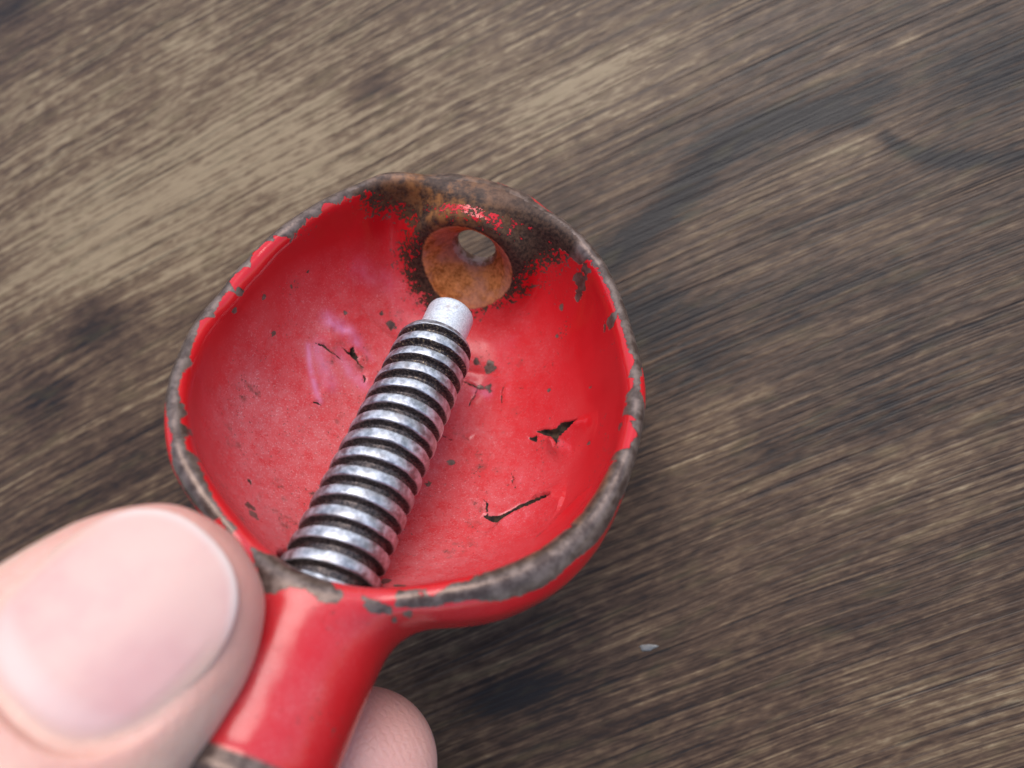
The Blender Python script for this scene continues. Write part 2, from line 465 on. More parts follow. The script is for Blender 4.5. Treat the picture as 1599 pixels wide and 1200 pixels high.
# rust zone round the hole : polygon in (angle, height)
rust_px = [(552, 300), (560, 318), (574, 334), (597, 340), (612, 330), (622, 345), (637, 350), (626, 372), (620, 400), (630, 440), (646, 466), (662, 484), (700, 492), (742, 494), (772, 479), (803, 474), (830, 453), (836, 432), (858, 417), (872, 422), (886, 402), (896, 392),
           (902, 372), (860, 345), (800, 318), (740, 300), (680, 290), (620, 286)]
rp, _ = march(rust_px)
def ang_h(P):
    a = (np.arctan2(P[:, 1], P[:, 0]) - HOLE_PHI + math.pi) % (2 * math.pi) - math.pi
    return np.stack([a * 19.0, P[:, 2]], -1)
inner = (Ro_ - r_ > 1.2) & (PB[:, 1] > -8)
Q = ang_h(PB)
rz = poly_sdf(Q, ang_h(rp))
rz = np.where(inner, rz, -5)
dh_ = np.hypot(Q[:, 0] + HXO, Q[:, 1] + HR - 0.9)
rz = np.maximum(rz, np.where(inner, 5.6 - dh_, -5))
blob = lambda px, rad: None
spots = [((907, 440), 1.0), ((903, 462), .55), ((914, 420), .7), ((952, 505), .75), ((945, 512), .5), ((957, 497), .45), ((538, 490), .28), ((611, 507), .55), ((595, 490), .25), ((427, 520), .38), ((598, 580), .25), ((765, 573), .75), ((742, 566), .45), ((750, 605), .42), ((763, 604), .5), ((480, 425), .28), ((455, 450), .22), ((375, 455), .4),
         ((366, 485), .25), ((412, 464), .22), ((705, 723), .3), ((968, 665), .5), ((920, 693), .28), ((922, 603), .22), ((857, 610), .18), ((388, 790), .55), ((396, 805), .4), ((388, 752), .3), ((380, 812), .3), ((600, 908), .5), ((625, 915), .45), ((668, 757), .28), ((690, 600), .3), ((870, 525), .2), ((876, 480), .25), ((915, 350), .0)]
sp, okk = march([s[0] for s in spots])
tiny = 0.0
for p, (_, rad) in zip(sp, spots):
    d = np.linalg.norm((PB - p), axis=1)
    m = d < 3
    sh = (vnoise(PB[m], 0.9 * max(rad, 0.3), 11) * 0.55 + vnoise(PB[m], 0.35, 12) * 0.35) * rad
    bare[m] = np.maximum(bare[m], rad - d[m] + sh)
# bare patches at the neck lip
neck_polys = [[(392, 856), (430, 868), (470, 877), (505, 897), (536, 928), (528, 944), (498, 939), (478, 921), (450, 917), (428, 925), (408, 930)], [(566, 932), (588, 938), (612, 948), (610, 960), (590, 960), (575, 955)], [(634, 952), (644, 955), (640, 966), (632, 962)], [(612, 964), (619, 966), (617, 973), (611, 971)], [(424, 955), (434, 957), (432, 964), (424, 962)], [(405, 905), (420, 905), (420, 920), (405, 925)]]
cam_l = PB  # neck patches: distance measured in the tangent plane seen from the opening side
VP = l2c(PB); pxv = VP[:, :2] / VP[:, 2:] * FPX + np.array([CX, CY])
vis_n = (z_ > -7.5) & (yb_ < 3) & (np.abs(PB[:, 0] + UC) < 9) & ~in_bore
for pl in neck_polys:
    m = vis_n & (pxv[:, 0] < 660)
    bare[m] = np.maximum(bare[m], poly_sdf(pxv[m], pl) / 19.0)
# cracks: (points, half width mm, side lifted, lift mm)
cracks = [([(762, 806), (760, 796), (761, 786), (752, 778)], 0.10, 0, 0.3, 'line'),
          ([(924, 756), (907, 775), (878, 804), (858, 824), (834, 842)], 0.24, 1, 0.5, 'line'),
          ([(490, 535), (505, 541), (518, 552), (535, 564)], 0.10, 0, 0.2, 'line'),
          ([(530, 540), (543, 552), (552, 556), (560, 570), (570, 576)], 0.11, 0, 0.2, 'line'),
          ([(566, 585), (570, 592), (568, 600)], 0.10, 0, 0.2, 'line'),
          ([(486, 628), (496, 630), (502, 636)], 0.10, 0, 0.1, 'line'),
          ([(722, 595), (738, 602), (746, 606)], 0.10, 0, 0.2, 'line'),
          ([(746, 606), (742, 618), (735, 628), (731, 640)], 0.10, 0, 0.25, 'line'),
          ([(791, 595), (784, 610), (783, 625), (786, 640)], 0.06, 0, 0.25, 'line'),
          ([(682, 675), (695, 683), (712, 691)], 0.08, 0, 0.25, 'line'),
          ([(798, 738), (803, 750), (799, 752), (805, 762), (803, 768)], 0.07, 0, 0.25, 'line'),
          ([(808, 606), (830, 607)], 0.035, 0, 0.05, 'line'), ([(727, 684), (733, 689)], 0.06, 0, .2, 'line')]
gaps = [([(756, 806), (764, 810), (775, 814), (785, 815), (799, 807), (814, 800), (836, 791), (864, 778), (850, 779), (828, 783), (808, 792), (791, 802), (778, 807), (766, 806)], (10, 14), 0.8, 0.10),
        ([(839, 674), (850, 673), (860, 673), (870, 671), (876, 663), (890, 660), (903, 658), (895, 668), (884, 679), (876, 686), (873, 698), (870, 688), (862, 681), (850, 678)], (10, 16), 0.75, 0.10),
        ([(824, 681), (831, 683), (841, 679), (838, 686), (840, 692), (833, 689), (826, 687)], (0, 8), 0.1, -0.03),
        ([(545, 545), (551, 543), (554, 552), (560, 560), (553, 562), (546, 555)], (0, 8), 0.1, 0.0)]
crk = np.full(len(PB), 5.0); PD = PB.copy()
for pts, hw, lift_on, lift, kind in cracks:
    c3, _ = march(pts)
    sel = np.where(np.linalg.norm(PB - c3.mean(0), axis=1) < 9)[0]
    d, t, near = seg_dist(PB[sel], c3)
    taper = np.clip(np.minimum(t / 0.25, (1 - t) / 0.45), 0, 1) ** 0.7
    wob = 0.22 * vnoise(PB[sel], 0.8, 21)
    s = d - hw * (0.12 + 0.88 * taper) * (1 + wob)
    s = np.where((t <= 0) | (t >= 1), np.maximum(s, d - 0.02), s)
    # lifted paint on the outer-radius side, settled rim of metal inside the gap
    side = np.einsum('ij,ij->i', PB[sel] - near, np.cross(NB_[sel], (c3[-1] - c3[0]) / np.linalg.norm(c3[-1] - c3[0])))
    up = lift * 0.8 * np.exp(-(np.maximum(s, 0) / 0.9) ** 2) * taper * (0.6 + 0.4 * np.tanh(side / 0.3)) * sst(s, -0.12, 0.06)
    dn = -0.30 * sst(-s, -0.05, 0.15) * taper
    m = in_hole[sel] | in_bore[sel] | (fi_[sel] < -0.8)
    PD[sel] += NB_[sel] * np.where(m, 0, up + dn)[:, None]
    crk[sel] = np.minimum(crk[sel], s)
for pl, off, lift, grow in gaps:
    pl = np.array(pl, float); c3, _ = march([pl.mean(0)])
    sel = np.where((np.linalg.norm(PB - c3[0], axis=1) < 6))[0]
    mmpx = FPX / l2c(c3)[0, 2]
    sd_ = poly_sdf(pxv[sel], pl) / mmpx
    sd_ = sd_ + 0.05 * vnoise(PB[sel], 0.5, 31)
    sd_ = sd_ + grow
    dy = (pxv[sel] - pl.mean(0)) @ (np.array(off, float) / np.linalg.norm(off)) / mmpx
    far_ = np.maximum(-sd_, 0)
    flap = np.exp(-(far_ / 0.95) ** 1.5) * sst(-sd_, -0.06, 0.10) * (0.12 + 0.88 * sst(dy, -0.1, 0.55))
    PD[sel] += NB_[sel] * (lift * flap - 0.6 * sst(sd_, -0.04, 0.22))[:, None]
    crk[sel] = np.minimum(crk[sel], -sd_)
# lumpy casting and paint
inn = sst(Ro_ - r_, 2.0, 4.0)
lump = 0.10 * vnoise(PB, 5.0, 2) + 0.05 * vnoise(PB, 2.2, 3)
bl, _ = march([(520, 530), (505, 600), (545, 510)])
for p, a in zip(bl, (0.22, 0.2, 0.2)):
    d = np.linalg.norm(PB - p, axis=1); lump += a * np.exp(-(d / 1.9) ** 2) * (1 + 0.6 * vnoise(PB, 1.1, 9))
PD += NB_ * (lump * inn * (~in_hole) * (~in_bore))[:, None]
# dust settled in the bottom of the bowl, plus sky haze painted into its colour
low_ = np.clip(-(PB[:, 0] + 0.7 * PB[:, 1]) / 12, -1, 1)
bot = np.clip((-z_ - 5.5 + 2.8 * low_) / 8.5, 0, 1) * (fi_ < 1.0)
dust_haze_v = np.clip(bot + 0.35 * bot * np.clip(-(PB[:, 0] + PB[:, 1]) / 14, -1, 1), 0, 1) * (0.75 + 0.35 * vnoise(PB, 4.5, 6))
rustk = np.exp(-((Q[:, 0] - 4.5 ) / 5.5) ** 2 - ((Q[:, 1] + 1.2) / 3.0) ** 2) * (PB[:, 1] > 0)
rim_y = 1.5 * np.exp(-(angd(phi_, -0.55) / 0.30) ** 2) * sst(L_, 1.2, 2.4)
rustk = np.clip(rustk + 1.2 * rim_y, 0, 1)
dust_haze_v = np.maximum(dust_haze_v, 0.26 * sst(-yb_, -1, 3) * sst(z_ + 8, 2.0, 6.0) * (0.7 + 0.5 * vnoise(PB, 2.5, 16)))  # neck top: pink highlight haze painted in along with mottled dirt
recess = sst(4.92 - (PB[:, 1] - 18.6) * 0.90 - ra_, -0.05, 0.0) * sst(PB[:, 1], 15.5, 16.0)
recess = np.maximum(recess, (ra_ < 2.7) & (PB[:, 1] > 18))
hole_in = ((ra_ < 2.6) & (PB[:, 1] > 17)).astype(float)
painted_sheen = np.zeros(len(PB))  # glossy sky reflection painted on the red as lilac strokes
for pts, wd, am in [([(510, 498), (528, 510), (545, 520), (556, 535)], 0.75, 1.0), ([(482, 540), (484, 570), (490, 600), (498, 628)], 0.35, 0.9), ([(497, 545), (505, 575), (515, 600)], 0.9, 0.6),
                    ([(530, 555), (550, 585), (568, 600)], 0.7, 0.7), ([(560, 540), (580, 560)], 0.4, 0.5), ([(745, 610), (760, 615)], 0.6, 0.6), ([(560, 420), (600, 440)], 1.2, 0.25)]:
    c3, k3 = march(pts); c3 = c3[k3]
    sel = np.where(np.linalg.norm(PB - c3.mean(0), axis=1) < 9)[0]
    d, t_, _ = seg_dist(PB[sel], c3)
    painted_sheen[sel] = np.maximum(painted_sheen[sel], am * np.exp(-(d / wd) ** 2))
painted_sheen *= 1.0 + 0.4 * vnoise(PB, 1.4, 17)
endring = sst(-yb_, 14.7, 15.1)

m = NB('worn_red_paint')
geo = m.n('ShaderNodeTexCoord').outputs['Object']
fineN = m.noise(geo, 2600, 3, 0.65)
midN = m.noise(geo, 900, 4, 0.65)
lowN = m.noise(geo, 220, 4, 0.6)
spk = m.noise(geo, 3300, 2, 0.6)
bareA, rzA, crA, dust_hazeA, rustA, recA, holeA = [m.attr(k) for k in ('bare', 'rustzone', 'crack', 'dust_haze', 'rust', 'recess', 'hole')]
b1 = m.math('ADD', bareA, m.math('MULTIPLY', m.math('SUBTRACT', midN, 0.5), 1.1))
b1 = m.math('ADD', b1, m.math('MULTIPLY', m.math('SUBTRACT', fineN, 0.5), 0.35))
mask1 = m.ss(b1, -0.02, 0.03)
b2 = m.math('ADD', rzA, m.math('MULTIPLY', m.math('SUBTRACT', midN, 0.5), 5.0))
b2 = m.math('ADD', b2, m.math('MULTIPLY', m.math('SUBTRACT', fineN, 0.5), 7.5))
mask2 = m.ss(b2, 0.5, 0.65)
# pinholes and nicks scattered over the paint
pin = m.ss(m.math('ADD', m.math('MULTIPLY', spk, 0.55), m.math('MULTIPLY', lowN, 0.45)), 0.635, 0.655)
mask = m.math('MAXIMUM', m.math('MAXIMUM', mask1, mask2), m.math('MAXIMUM', recA, m.attr('endring')))
cmask = m.ss(m.math('ADD', crA, m.math('MULTIPLY', m.math('SUBTRACT', fineN, 0.5), 0.10)), -0.01, 0.03, 1.0, 0.0)
# paint colour : fresh red, chalky and dusty where worn, sky haze and sheen painted in
fade = m.noise(geo, 700, 6, 0.75)
dusty_haze = m.math('MULTIPLY', dust_hazeA, m.ss(fade, 0.25, 0.75, 0.35, 1.0))
dusty_haze = m.math('MINIMUM', dusty_haze, 0.85)
red = m.mix(lowN, (0.51, 0.006, 0.010), (0.57, 0.012, 0.016))
paint = m.mix(m.math('MULTIPLY', dusty_haze, 0.78), red, (0.58, 0.18, 0.19))
grit = m.ss(m.noise(geo, 5600, 2, 0.7), 0.56, 0.70)
paint = m.mix(m.math('MULTIPLY', m.math('MULTIPLY', grit, dusty_haze), 0.5), paint, (0.75, 0.50, 0.50))
stain = m.ss(m.math('ADD', m.math('MULTIPLY', lowN, 0.6), m.math('MULTIPLY', midN, 0.4)), 0.56, 0.70)
paint = m.mix(m.math('MULTIPLY', m.math('MULTIPLY', stain, dust_hazeA), 0.8), paint, (0.16, 0.055, 0.045))
pin2 = m.ss(m.noise(geo, 4200, 2, 0.6), 0.655, 0.70)
paint = m.mix(m.math('MULTIPLY', pin2, m.math('MULTIPLY', dust_hazeA, 0.8)), paint, (0.10, 0.05, 0.04))
sheen_mix = m.math('MULTIPLY', m.attr('painted_sheen'), m.ss(midN, 0.25, 0.65, 0.35, 1.0))
paint = m.mix(m.math('MULTIPLY', sheen_mix, 0.7), paint, (0.64, 0.22, 0.38))
paint = m.mix(m.math('MULTIPLY', pin, 0.8), paint, (0.13, 0.06, 0.05))
# bare iron : grey brown worn metal, dark scale, orange rust
iron = m.mix(m.ss(midN, 0.35, 0.65), (0.085, 0.052, 0.040), (0.195, 0.135, 0.110))
scale_ = m.mix(m.ss(fineN, 0.35, 0.65), (0.026, 0.016, 0.013), (0.080, 0.045, 0.029))
orange = m.mix(m.ss(midN, 0.35, 0.65), (0.22, 0.075, 0.018), (0.33, 0.13, 0.04))
inz = m.ss(rzA, -0.8, 0.4)
metal = m.mix(inz, iron, scale_)
orf = m.math('MULTIPLY', rustA, m.ss(m.math('ADD', m.math('MULTIPLY', midN, 0.6), m.math('MULTIPLY', lowN, 0.5)), 0.46, 0.66))
metal = m.mix(m.math('MULTIPLY', orf, 0.75), metal, orange)
recc = m.mix(m.ss(m.math('ADD', m.math('MULTIPLY', fineN, .5), m.math('MULTIPLY', midN, .5)), 0.36, 0.62), (0.24, 0.080, 0.018), (0.56, 0.22, 0.070))
recc = m.mix(m.math('MULTIPLY', m.ss(lowN, 0.45, 0.62), 0.5), recc, (0.40, 0.20, 0.15))
metal = m.mix(recA, metal, recc)
metal = m.mix(m.math('MULTIPLY', holeA, 0.7), metal, m.mix(m.ss(midN, 0.4, 0.6), (0.16, 0.10, 0.06), (0.46, 0.36, 0.29)))
colr = m.mix(mask, paint, metal)
colr = m.mix(cmask, colr, m.mix(m.ss(midN, 0.4, 0.65), (0.010, 0.006, 0.004), (0.065, 0.034, 0.017)))  # deep shadow in the gaps painted brown-black over dirty metal
mr = m.ss(midN, 0.3, 0.7, 0.30, 0.44)
mr = m.mix(m.math('MAXIMUM', inz, recA), mr, 0.75, 'FLOAT')
pr = m.mix(dusty_haze, m.ss(lowN, 0.3, 0.7, 0.14, 0.27), 0.42, 'FLOAT')
rough = m.mix(mask, pr, mr, 'FLOAT'); rough = m.mix(cmask, rough, 0.9, 'FLOAT')
mt = m.math('MULTIPLY', mask, m.math('MULTIPLY', m.math('SUBTRACT', 1.0, m.math('MAXIMUM', inz, recA)), 0.45))
h1 = m.math('MULTIPLY', m.math('SUBTRACT', 1.0, m.math('MAXIMUM', mask, m.math('MULTIPLY', pin, 0.5))), 1.0)
h2 = m.math('MULTIPLY', m.math('ADD', m.math('MULTIPLY', fineN, 0.35), m.math('MULTIPLY', midN, 0.5)), m.mix(mask, 0.16, 0.8, 'FLOAT'))
nrm = m.bump(m.math('ADD', h1, h2), 0.9, 0.00010)
nrm = m.bump(m.noise(geo, 160, 2, 0.5), 0.25, 0.0010, nrm)
m.set(Base_Color=colr, Roughness=rough, Metallic=mt, Normal=nrm)
m.put(m.b.inputs['Specular IOR Level'], m.mix(m.math('MULTIPLY', mask, m.math('MAXIMUM', inz, recA)), 0.45, 0.12, 'FLOAT'))

root_w = l2w([0, 0, -DOUT])
root = bpy.data.objects.new('nutcracker', None); scene.collection.objects.link(root)
root.location = Vector(root_w * MM); root.empty_display_size = 0.01
root['label'] = 'red painted iron screw nutcracker with chipped bowl and threaded screw, held over the table'
root['category'] = 'nutcracker'
body = mesh_from('cast_bowl', l2w(PD), FB, m.m, root, attrs={'bare': bare, 'rustzone': rz, 'crack': crk, 'dust_haze': dust_haze_v, 'rust': rustk, 'recess': recess, 'painted_sheen': painted_sheen, 'hole': hole_in, 'endring': endring}, origin=root_w)

# ------------------------------------------------------------------ screw
PITCH, SR = 2.02, 4.2
def screw_mesh():
    nu, v0, v1, dv = 160, -34.0, 27.2, 0.075
    vs = np.arange(v0, v1, dv); us = np.linspace(0, 2 * math.pi, nu, endpoint=False)
    Ug, Vg = np.meshgrid(us, vs)
    wobv = 0.045 * vnoise(np.stack([np.cos(Ug).ravel() * 2, np.sin(Ug).ravel() * 2, Vg.ravel()], -1), 0.9, 4).reshape(Ug.shape)
    ph = (Vg / PITCH + Ug / (2 * math.pi) + 0.15 + wobv) % 1.0
    # rounded trapezoid ridge: crest about half the pitch
    d = np.abs(ph - 0.5)                       # 0 at crest centre
    ridge = 1 - sst(d, 0.225, 0.365)
    round_ = -0.05 * (np.clip(d / 0.26, 0, 1) ** 2)
    depth = 0.78
    rad = SR * (1 - 0.0022 * (Vg - 0)) - depth * (1 - ridge) + round_ * ridge
    end = sst(Vg, v1 - 1.5, v1 - 0.1)
    rad = rad * (1 - end) + np.minimum(rad, 3.55) * end
    fall = sst(v1 - Vg, 0.0, 0.5)
    rad = 2.6 + (rad - 2.6) * np.maximum(fall, 0.02)
    X = rad * np.cos(Ug); Zc = rad * np.sin(Ug)
    # surface frame: u runs round the axis seen from the tip
    P = np.stack([X - UC, Vg - VC, Zc - HR], -1).reshape(-1, 3)
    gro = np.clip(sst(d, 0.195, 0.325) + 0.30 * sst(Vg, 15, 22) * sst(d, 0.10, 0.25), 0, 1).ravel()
    i = np.arange(len(vs) * nu).reshape(len(vs), nu)
    F = np.stack([i[:-1], np.roll(i, -1, 1)[:-1], np.roll(i, -1, 1)[1:], i[1:]], -1).reshape(-1, 4)
    return P, F[:, ::-1], gro, ph.ravel(), Vg.ravel()
PS, FS, gro, phs, vgs = screw_mesh()
s = NB('worn_steel_screw')
geo = s.n('ShaderNodeTexCoord').outputs['Object']
nf, nm, nl = s.noise(geo, 4200, 3, 0.65), s.noise(geo, 1300, 4, 0.65), s.noise(geo, 380, 3, 0.6)
gA, vA, pA = s.attr('groove'), s.attr('along'), s.attr('phase')
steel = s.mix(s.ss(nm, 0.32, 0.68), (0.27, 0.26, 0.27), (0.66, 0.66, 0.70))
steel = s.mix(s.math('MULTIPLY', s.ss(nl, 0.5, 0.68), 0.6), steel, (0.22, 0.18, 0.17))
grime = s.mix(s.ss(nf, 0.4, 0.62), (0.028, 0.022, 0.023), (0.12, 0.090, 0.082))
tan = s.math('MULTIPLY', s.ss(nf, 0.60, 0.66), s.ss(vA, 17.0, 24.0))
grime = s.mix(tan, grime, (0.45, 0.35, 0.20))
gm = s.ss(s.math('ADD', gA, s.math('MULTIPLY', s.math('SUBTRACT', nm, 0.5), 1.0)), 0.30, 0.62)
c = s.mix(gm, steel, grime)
s.set(Base_Color=c, Roughness=s.mix(gm, s.ss(nm, 0.3, 0.7, 0.38, 0.56), 0.42, 'FLOAT'), Metallic=s.mix(gm, 0.9, 0.5, 'FLOAT'),
      Normal=s.bump(s.math('ADD', s.math('MULTIPLY', nm, 0.6), s.math('MULTIPLY', nf, 0.3)), 0.6, 0.00009))
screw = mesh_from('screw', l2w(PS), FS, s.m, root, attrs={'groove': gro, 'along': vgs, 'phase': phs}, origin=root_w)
# smooth turned-down tip
def lathe(prof, nu=96):
    prof = np.array(prof, float); us = np.linspace(0, 2 * math.pi, nu, endpoint=False)
    P = np.stack([np.outer(prof[:, 1], np.cos(us)) - UC, np.repeat(prof[:, 0][:, None], nu, 1) - VC, np.outer(prof[:, 1], np.sin(us)) - HR], -1).reshape(-1, 3)
    i = np.arange(len(prof) * nu).reshape(len(prof), nu)
    F = np.stack([i[:-1], i[1:], np.roll(i, -1, 1)[1:], np.roll(i, -1, 1)[:-1]], -1).reshape(-1, 4)
    return P, F
tp = [(25.5, 2.4)] + [(25.5 + 0.25 * k, 2.50) for k in range(1, 22)] + [(31.0, 2.48), (31.2, 2.42), (31.4, 2.25), (31.5, 2.0), (31.5, 1.2), (31.5, 0.02)]
PT, FT = lathe(tp)
t = NB('pale_steel_tip')
geo = t.n('ShaderNodeTexCoord').outputs['Object']
tn, tm = t.noise(geo, 5200, 3, 0.7), t.noise(geo, 900, 3, 0.6)
tc = t.mix(t.ss(tn, 0.35, 0.65), (0.52, 0.53, 0.56), (0.76, 0.77, 0.79))
tc = t.mix(t.math('MULTIPLY', t.ss(tm, 0.55, 0.72), 0.6), tc, (0.42, 0.32, 0.28))
t.set(Base_Color=tc, Metallic=0.35, Roughness=0.5, Normal=t.bump(tn, 0.6, 0.00006))
mesh_from('screw_tip', l2w(PT), FT, t.m, screw, origin=root_w)

# ------------------------------------------------------------------ hand
def capsule(P, a, b, ra, rb):
    a, b = np.asarray(a, float), np.asarray(b, float); e = b - a
    t = np.clip(((P - a) @ e) / (e @ e), 0, 1)
    return np.linalg.norm(P - a - t[:, None] * e, axis=1) - (ra + (rb - ra) * t)
TIP = unp((252, 943), 53.5)              # centre of the rounded thumb end
TB = np.array([-0.60, 0.62, -0.45]); TB /= np.linalg.norm(TB)      # towards the base
VD = -TIP / np.linalg.norm(TIP)
TN = VD - VD.dot(TB) * TB; TN /= np.linalg.norm(TN)             # out of the nail
TX = np.cross(TB, TN)
if TX[0] < 0: TX = -TX
roll = R(-13)
TN = TN * math.cos(roll) + TX * math.sin(roll); TX = np.cross(TB, TN)
if TX[0] < 0: TX = -TX
TM = np.array([TX, TB, TN])
def c2t(P): return (P - TIP) @ TM.T
def t2c(P): return np.asarray(P) @ TM + TIP
S_ = np.array([-6.4, -6.0, -5.2, -4, -2, 0, 3, 7, 12, 18, 24, 30, 36])
W_ = np.array([0.6, 2.5, 4.2, 5.5, 6.9, 7.8, 8.55, 9.2, 9.5, 9.8, 10.1, 10.4, 10.6])
T_ = np.array([0.5, 2.2, 3.7, 4.7, 5.5, 6.0, 6.5, 7.0, 7.4, 7.8, 8.2, 8.8, 9.2])
sg = np.linspace(-6.4, 36, 240)
from numpy import interp
Wg, Tg = interp(sg, S_, W_), interp(sg, S_, T_)
kk = np.hanning(17); kk /= kk.sum()
def sm_(a): return np.convolve(np.pad(a, 8, 'reflect', reflect_type='odd'), kk, 'valid')
Wg, Tg = sm_(Wg), sm_(Tg)
# nail outline and surface (thumb frame: x across, s along from the tip, h outward)
NS0, NS1, NW = -4.6, 9.2, 6.05
def nail_h(x, s_): return 6.25 + 0.03 * s_ - 0.0085 * np.maximum(5 - s_, 0) ** 2 - 0.030 * x ** 2 - 0.00035 * np.abs(x) ** 3.4
def nail_in(x, s_):
    """positive inside nail outline, roughly in mm"""
    wv = NW - 0.35 * sst(s_, 4, 13)
    cs = (NS0 + NS1) / 2; hs = (NS1 - NS0) / 2
    p = np.where(s_ < cs, 2.35, 3.0)
    g = (np.abs(x / wv) ** p + np.abs((s_ - cs) / hs) ** p) ** (1 / p)
    return (1 - g) * wv
def thumb(P):
    q = c2t(P); x, s_, h = q.T
    W = np.interp(s_, sg, Wg); T = np.interp(s_, sg, Tg)
    g = (np.abs(x / W) ** 2.15 + np.abs(h / np.where(h > 0, T, T * 1.05)) ** 2.15) ** (1 / 2.15)
    f = (g - 1) * np.minimum(W, T)
    f = smax(f, np.maximum(-6.4 - s_, s_ - 30), 1.5)
    ni = nail_in(x, s_)
    nh = nail_h(x, s_)
    near = (h > 0) & (s_ < 20)
    # raised folds round the nail, bed cut just below the plate
    fold = 0.10 * np.exp(-((ni + 0.9) / 0.8) ** 2) * sst(s_, -2.5, 2.5) * near
    f = f - fold
    bed = np.maximum(nh - 0.16 - h, -(ni + 0.15))
    f = np.where(near, smax(f, -np.maximum(bed, -3), 0.45), f)
    return f
J = lambda *a: np.array(a, float)
IPJ = TIP + 28 * TB
MCPJ = IPJ + 33 * J(-.62, .74, .27); CMC = MCPJ + 42 * J(-.45, .82, .12)
fingers = [  # tip, DIP, PIP, MCP with radii
    ([unp((566, 1196), 69.5), J(-24, 47, 78), J(-43, 63, 80), J(-78, 92, 70)], [6.5, 7.4, 8.4, 10.5]),
    ([J(-15, 58, 72), J(-31, 70, 79), J(-50, 86, 81), J(-84, 110, 69)], [7.4, 7.8, 8.6, 10.5]),
    ([J(-22, 76, 70), J(-38, 87, 77), J(-56, 101, 79), J(-88, 126, 67)], [7.0, 7.5, 8.3, 10.0]),
    ([J(-36, 92, 68), J(-49, 101, 74), J(-63, 114, 75), J(-91, 140, 64)], [6.2, 6.7, 7.4, 9.5])]
WR = J(-128, 150, 58); ARM = J(-190, 215, 40)
def hand_sdf(P):
    P = np.asarray(P, float)
    f = thumb(P)
    th = capsule(P, IPJ - 3 * TB, MCPJ, 9.3, 11.0)
    f = smin(f, th, 4)
    f = smin(f, capsule(P, MCPJ, CMC, 11.5, 14.5), 5)
    for pts, rad in fingers:
        g = capsule(P, pts[0], pts[1], rad[0], rad[1])
        for k in (1, 2): g = smin(g, capsule(P, pts[k], pts[k + 1], rad[k], rad[k + 1]), 2.0)
        g = smin(g, capsule(P, pts[3], CMC * 0.35 + WR * 0.65, rad[3] + 1.0, 13), 4)
        f = np.where(g < f - 8, g, smin(f, g, 1.6))
    f = smin(f, capsule(P, CMC, WR, 15, 19), 8)
    f = smin(f, capsule(P, WR, ARM, 19.5, 25), 8)
    return f
def hax(lo, a, b, hi, fine, coarse):
    def run(L):                       # spacing grows away from the fine stretch
        o, p, st = [], 0.0, fine
        while p < L:
            st = min(st * 1.12, coarse); p += st; o.append(p)
        return np.array(o)
    return np.concatenate([(a - run(a - lo))[::-1], np.arange(a, b, fine), b + run(hi - b)])
PH, FH = surface_nets(hand_sdf, [hax(-225, -42, -2, 4, 0.3, 2.6), hax(-4, 2, 46, 250, 0.3, 2.6), hax(5, 36, 80, 100, 0.3, 2.6)], None, None)
PH = project(hand_sdf, PH, 3, 0.6)
qt = c2t(PH)
ni = nail_in(qt[:, 0], qt[:, 1])
nearn = (qt[:, 2] > 0) & (qt[:, 1] < 20)
foldr = np.where(nearn, np.exp(-((ni + 0.5) / 0.9) ** 2), 0)
padr = np.clip(np.exp(-((qt[:, 1] + 4.5) / 4.0) ** 2) * (np.linalg.norm(qt, axis=1) < 16), 0, 1)
ftip = fingers[0][0][0]
df = np.linalg.norm(PH - ftip, axis=1)
ixr = np.exp(-(df / 14) ** 2)
whorl = ftip + np.array([-4.5, 3.5, -6.0])
rq = PH - whorl
ridge = np.sqrt((rq[:, 0] * 1.0) ** 2 + (rq[:, 1] * 0.8) ** 2 + (rq[:, 2] * 1.0) ** 2) + 0.35 * vnoise(PH, 4.0, 8)
sk = NB('pale_pink_skin')
geo = sk.n('ShaderNodeTexCoord').outputs['Object']
s1, s2, s3 = sk.noise(geo, 110, 4, 0.6), sk.noise(geo, 900, 4, 0.6), sk.noise(geo, 3000, 3, 0.6)
base = sk.mix(sk.ss(s1, 0.35, 0.65), (0.71, 0.425, 0.32), (0.77, 0.50, 0.385))
base = sk.mix(sk.math('MULTIPLY', sk.attr('fold'), 0.55), base, (0.66, 0.29, 0.25))
base = sk.mix(sk.math('MULTIPLY', sk.attr('pad'), 0.40), base, (0.72, 0.32, 0.27))
base = sk.mix(sk.math('MULTIPLY', sk.attr('finger'), 0.75), base, (0.66, 0.31, 0.29))
base = sk.mix(sk.math('MULTIPLY', sk.ss(s2, 0.4, 0.7), 0.18), base, (0.55, 0.27, 0.22))
wv = sk.math('SINE', sk.math('MULTIPLY', sk.attr('ridge'), 2 * math.pi / 0.52))
wv = sk.math('MULTIPLY', wv, sk.attr('finger'))
cell = sk.n('ShaderNodeTexVoronoi', feature='DISTANCE_TO_EDGE'); sk.put(cell.inputs['Vector'], geo); cell.inputs['Scale'].default_value = 1500
hh = sk.math('ADD', sk.math('MULTIPLY', wv, 0.14), sk.math('MULTIPLY', sk.ss(cell.outputs[0], 0.0, 0.2), 0.28))
hh = sk.math('ADD', hh, sk.math('MULTIPLY', s3, 0.25))
sk.set(Base_Color=base, Roughness=0.48, Normal=sk.bump(hh, 0.75, 0.00010))
sk.b.inputs['Subsurface Weight'].default_value = 0.30
sk.b.inputs['Subsurface Radius'].default_value = (1.0, 0.42, 0.25)
sk.b.inputs['Subsurface Scale'].default_value = 0.0022
hand_o = c2w(CMC)
hand = mesh_from('hand', c2w(PH), FH, sk.m, None, attrs={'fold': foldr, 'pad': padr, 'finger': ixr, 'ridge': ridge}, origin=hand_o)
hand.location = Vector(hand_o * MM)
hand['label'] = 'pale hand with a short clean thumbnail pinching the neck of the red nutcracker'
hand['category'] = 'hand'
